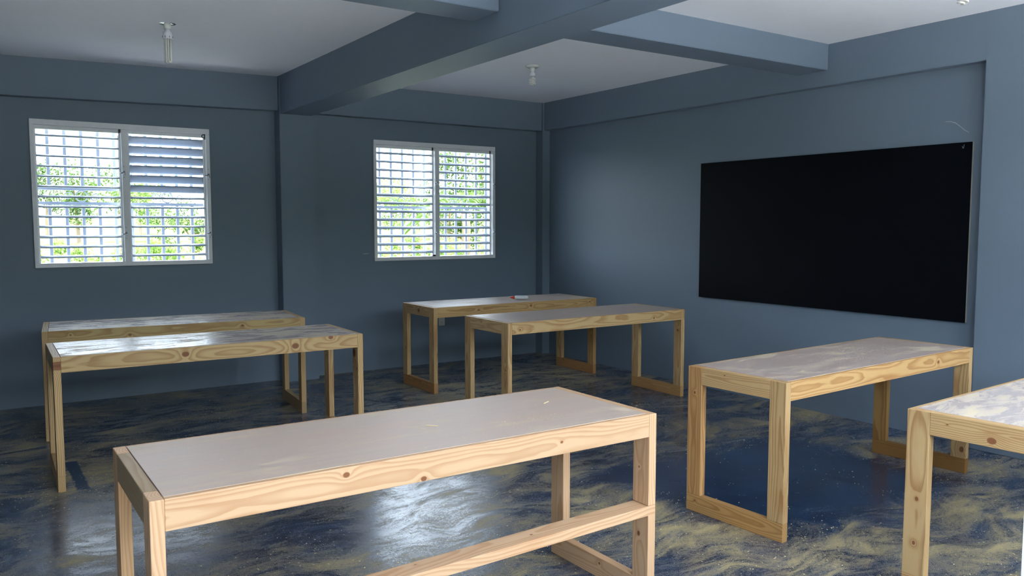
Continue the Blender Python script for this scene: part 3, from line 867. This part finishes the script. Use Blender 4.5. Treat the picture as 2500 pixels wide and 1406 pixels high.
def leaf(bm, p, d, up, L, w):
    d = d.normalized(); s = d.cross(up)
    s = s.normalized() if s.length > 1e-4 else Vector((1, 0, 0))
    n_ = s.cross(d)
    a = bm.verts.new(p); b = bm.verts.new(p + d * L * 0.5 + s * w * 0.5 + n_ * L * 0.05)
    c = bm.verts.new(p + d * L - n_ * L * 0.1); e = bm.verts.new(p + d * L * 0.5 - s * w * 0.5 + n_ * L * 0.05)
    bm.faces.new((a, b, c)); bm.faces.new((a, c, e))

def crown_mesh(nblob, R, h, n, ls, seed, mat):
    r_ = random.Random(seed)
    blobs = [(Vector((r_.uniform(-R, R), r_.uniform(-R, R), r_.uniform(h * 0.35, h))), r_.uniform(0.35, 0.6) * R) for _ in range(nblob)]
    bm = bmesh.new()
    for _ in range(n):
        c, rr = r_.choice(blobs)
        v = Vector((r_.gauss(0, 1), r_.gauss(0, 1), r_.gauss(0, 0.8))).normalized() * rr * r_.uniform(0.6, 1.05)
        p = c + v
        if p.z < 0.05: p.z = 0.05
        leaf(bm, p, Vector((r_.gauss(0, 1), r_.gauss(0, 1), r_.gauss(-0.2, 0.7))), Vector((r_.gauss(0, .5), r_.gauss(0, .5), 1)), ls * r_.uniform(0.7, 1.3), ls * 0.45)
    me = bpy.data.meshes.new('foliage'); bm.to_mesh(me); bm.free(); me.materials.append(mat)
    return me
def trunk_mesh(h, r0, seed):
    r_ = random.Random(seed); bm = bmesh.new()
    top = Vector((r_.uniform(-.2, .2), r_.uniform(-.2, .2), h * 0.7))
    add_tube(bm, [(0, 0, -0.2), top * 0.5 + Vector((0.05, 0, 0)), top], [r0, r0 * 0.75, r0 * 0.45], 8)
    for k in range(5):
        a = k * 1.3 + r_.uniform(0, 1)
        b0 = top * r_.uniform(0.55, 0.95)
        add_tube(bm, [b0, b0 + Vector((math.cos(a) * h * .16, math.sin(a) * h * .16, h * .14)), b0 + Vector((math.cos(a) * h * .3, math.sin(a) * h * .3, h * .28))], [r0 * 0.4, r0 * 0.28, r0 * 0.12], 6)
    me = bpy.data.meshes.new('trunk'); bm.to_mesh(me); bm.free(); me.materials.append(M_bark)
    return me
crowns = [(crown_mesh(10, 1.9, 4.6, 2600, 0.26, s, M_leaf if s % 2 else M_leaf2), trunk_mesh(4.6, 0.14, s)) for s in (1, 2, 3)]

def gz(x, y):
    d_ = max(0.0, y - 6)
    return -0.16 + noise.noise(Vector((x * 0.05, y * 0.05, 0))) * 0.6 * min(1, d_ / 15) + 0.018 * d_
def ray_x(px, y):
    """world x that stands at picture column px on the plane y"""
    f = 1996.83; yaw = 0.593
    a = math.atan((px - 1250) / f) + yaw
    return CX + (y - CY) * math.tan(a)
def tree(kind, px, y, sc, label, zs=1.0):
    x = ray_x(px, y)
    r = tag(empty('tree', (x, y, gz(x, y)), rnd.uniform(0, 6)), label, 'tree', 'trees beyond the windows')
    r.scale = (sc, sc, sc * zs)
    for nm, me in (('foliage', crowns[kind][0]), ('trunk', crowns[kind][1])):
        o = bpy.data.objects.new(nm, me); COL.objects.link(o); o.parent = r
tree(0, 195, 34, 0.72, 'round tree seen through the left half of the first window')
tree(2, 118, 50, 0.75, 'pale tree near the left edge of the first window')
tree(1, 285, 42, 0.8, 'pale tree just left of the first window mullion')
tree(0, 345, 52, 0.7, 'tree low behind the closed blades of the first window')
tree(2, 470, 18, 0.42, 'leafy young tree near the right edge of the first window')
tree(1, 955, 30, 0.75, 'lime tree at the left side of the second window')
tree(2, 1020, 40, 0.75, 'green tree beside the second window mullion')
tree(0, 1095, 15, 0.55, 'dark tree through the right half of the second window')
tree(0, 1190, 22, 0.85, 'dark tree at the right edge of the second window')

# palm with long arching fronds, right half of window 2
def palm(px, y, h, label):
    x = ray_x(px, y)
    r = tag(empty('palm', (x, y, gz(x, y))), label, 'palm')
    bm = bmesh.new(); add_tube(bm, [(0, 0, -0.1), (0.05, 0, h * 0.5), (0, 0, h * 0.6)], [0.14, 0.11, 0.10], 8); link_mesh('trunk', bm, M_bark, r, True)
    for k in range(14):
        bm = bmesh.new(); a = k * 2.4; L = h * rnd.uniform(0.5, 0.75); el = rnd.uniform(0.5, 1.2)
        d = Vector((math.cos(a), math.sin(a), 0)); prev = Vector((0, 0, h * 0.6)); pts = [prev]
        for q in range(1, 13):
            f_ = q / 12
            pts.append(Vector((0, 0, h * 0.6)) + d * L * f_ * math.cos(el * 0.5) + Vector((0, 0, L * (f_ * math.sin(el) - 0.75 * f_ * f_))))
        add_tube(bm, pts, 0.012, 5)
        sd = d.cross(Vector((0, 0, 1)))
        for q in range(2, 13):
            for s in (-1, 1):
                leaf(bm, pts[q], (pts[q] - pts[q - 1]).normalized() * 0.6 + sd * s * 0.8 + Vector((0, 0, -0.25)), Vector((0, 0, 1)), 0.42, 0.06)
        link_mesh('frond', bm, M_leaf, r)
palm(1135, 10.5, 3.0, 'palm with arching fronds through the right half of the second window')

# banana plant with broad leaves near window 1
def banana(px, y, label):
    x = ray_x(px, y)
    r = tag(empty('banana_plant', (x, y, gz(x, y))), label, 'plant')
    bm = bmesh.new(); add_tube(bm, [(0, 0, 0), (0, 0, 0.9)], [0.07, 0.04], 8); link_mesh('stem', bm, M_leaf2, r, True)
    for k, (a, L, el) in enumerate(((0.3, 0.95, 1.0), (2.9, 0.8, 0.8), (1.6, 0.9, 1.2), (4.4, 0.7, 0.9))):
        bm = bmesh.new(); d = Vector((math.cos(a), math.sin(a), 0)); sd = Vector((-math.sin(a), math.cos(a), 0))
        prevs = None
        for q in range(9):
            f_ = q / 8
            p = Vector((0, 0, 0.85)) + d * L * f_ * math.cos(el * 0.6) + Vector((0, 0, L * (f_ * math.sin(el) - 0.7 * f_ * f_)))
            w_ = 0.16 * math.sin(math.pi * min(1, 0.12 + f_ * 0.88)) + 0.005
            cur = [bm.verts.new(p - sd * w_ + Vector((0, 0, -w_ * 0.3))), bm.verts.new(p), bm.verts.new(p + sd * w_ + Vector((0, 0, -w_ * 0.3)))]
            if prevs:
                bm.faces.new((prevs[0], prevs[1], cur[1], cur[0])); bm.faces.new((prevs[1], prevs[2], cur[2], cur[1]))
            prevs = cur
        link_mesh('leaf_blade', bm, M_leaf2, r, True)
banana(165, 5.2, 'banana plant with broad lime leaves outside the first window')

# low weeds and flowers close to the house
weed = crown_mesh(7, 0.42, 0.9, 900, 0.10, 21, M_leaf2)
fl = bmesh.new()
r_ = random.Random(3)
for _ in range(40):
    p = Vector((r_.uniform(-.45, .45), r_.uniform(-.45, .45), r_.uniform(.6, 1.1)))
    for q in range(5): leaf(fl, p, Vector((math.cos(q * 1.26), math.sin(q * 1.26), 0.3)), Vector((0, 0, 1)), 0.05, 0.03)
flm = bpy.data.meshes.new('blossom'); fl.to_mesh(flm); fl.free(); flm.materials.append(M_flower)
places = [(95, 13, 'first'), (185, 16, 'first'), (265, 13, 'first'), (345, 17, 'first'), (420, 13, 'first'), (505, 16, 'first'), (925, 10, 'second'), (985, 13, 'second'), (1045, 10, 'second'), (1095, 13, 'second'), (1150, 8.5, 'second'), (1205, 13, 'second')]
names = ['at the left end', 'second from the left', 'left of the mullion', 'right of the mullion', 'second from the right', 'at the right end']
for i, (px, y, wn) in enumerate(places):
    x = ray_x(px, y)
    r = tag(empty('weed_clump', (x, y, gz(x, y)), rnd.uniform(0, 6)), 'leafy weed clump outside the %s window, %s' % (wn, names[i % 6]), 'plant', 'weeds outside the windows')
    r.scale = (1, 1, rnd.uniform(0.9, 1.25))
    o = bpy.data.objects.new('foliage', weed); COL.objects.link(o); o.parent = r
    if i % 3 != 1:
        o = bpy.data.objects.new('blossom', flm); COL.objects.link(o); o.parent = r
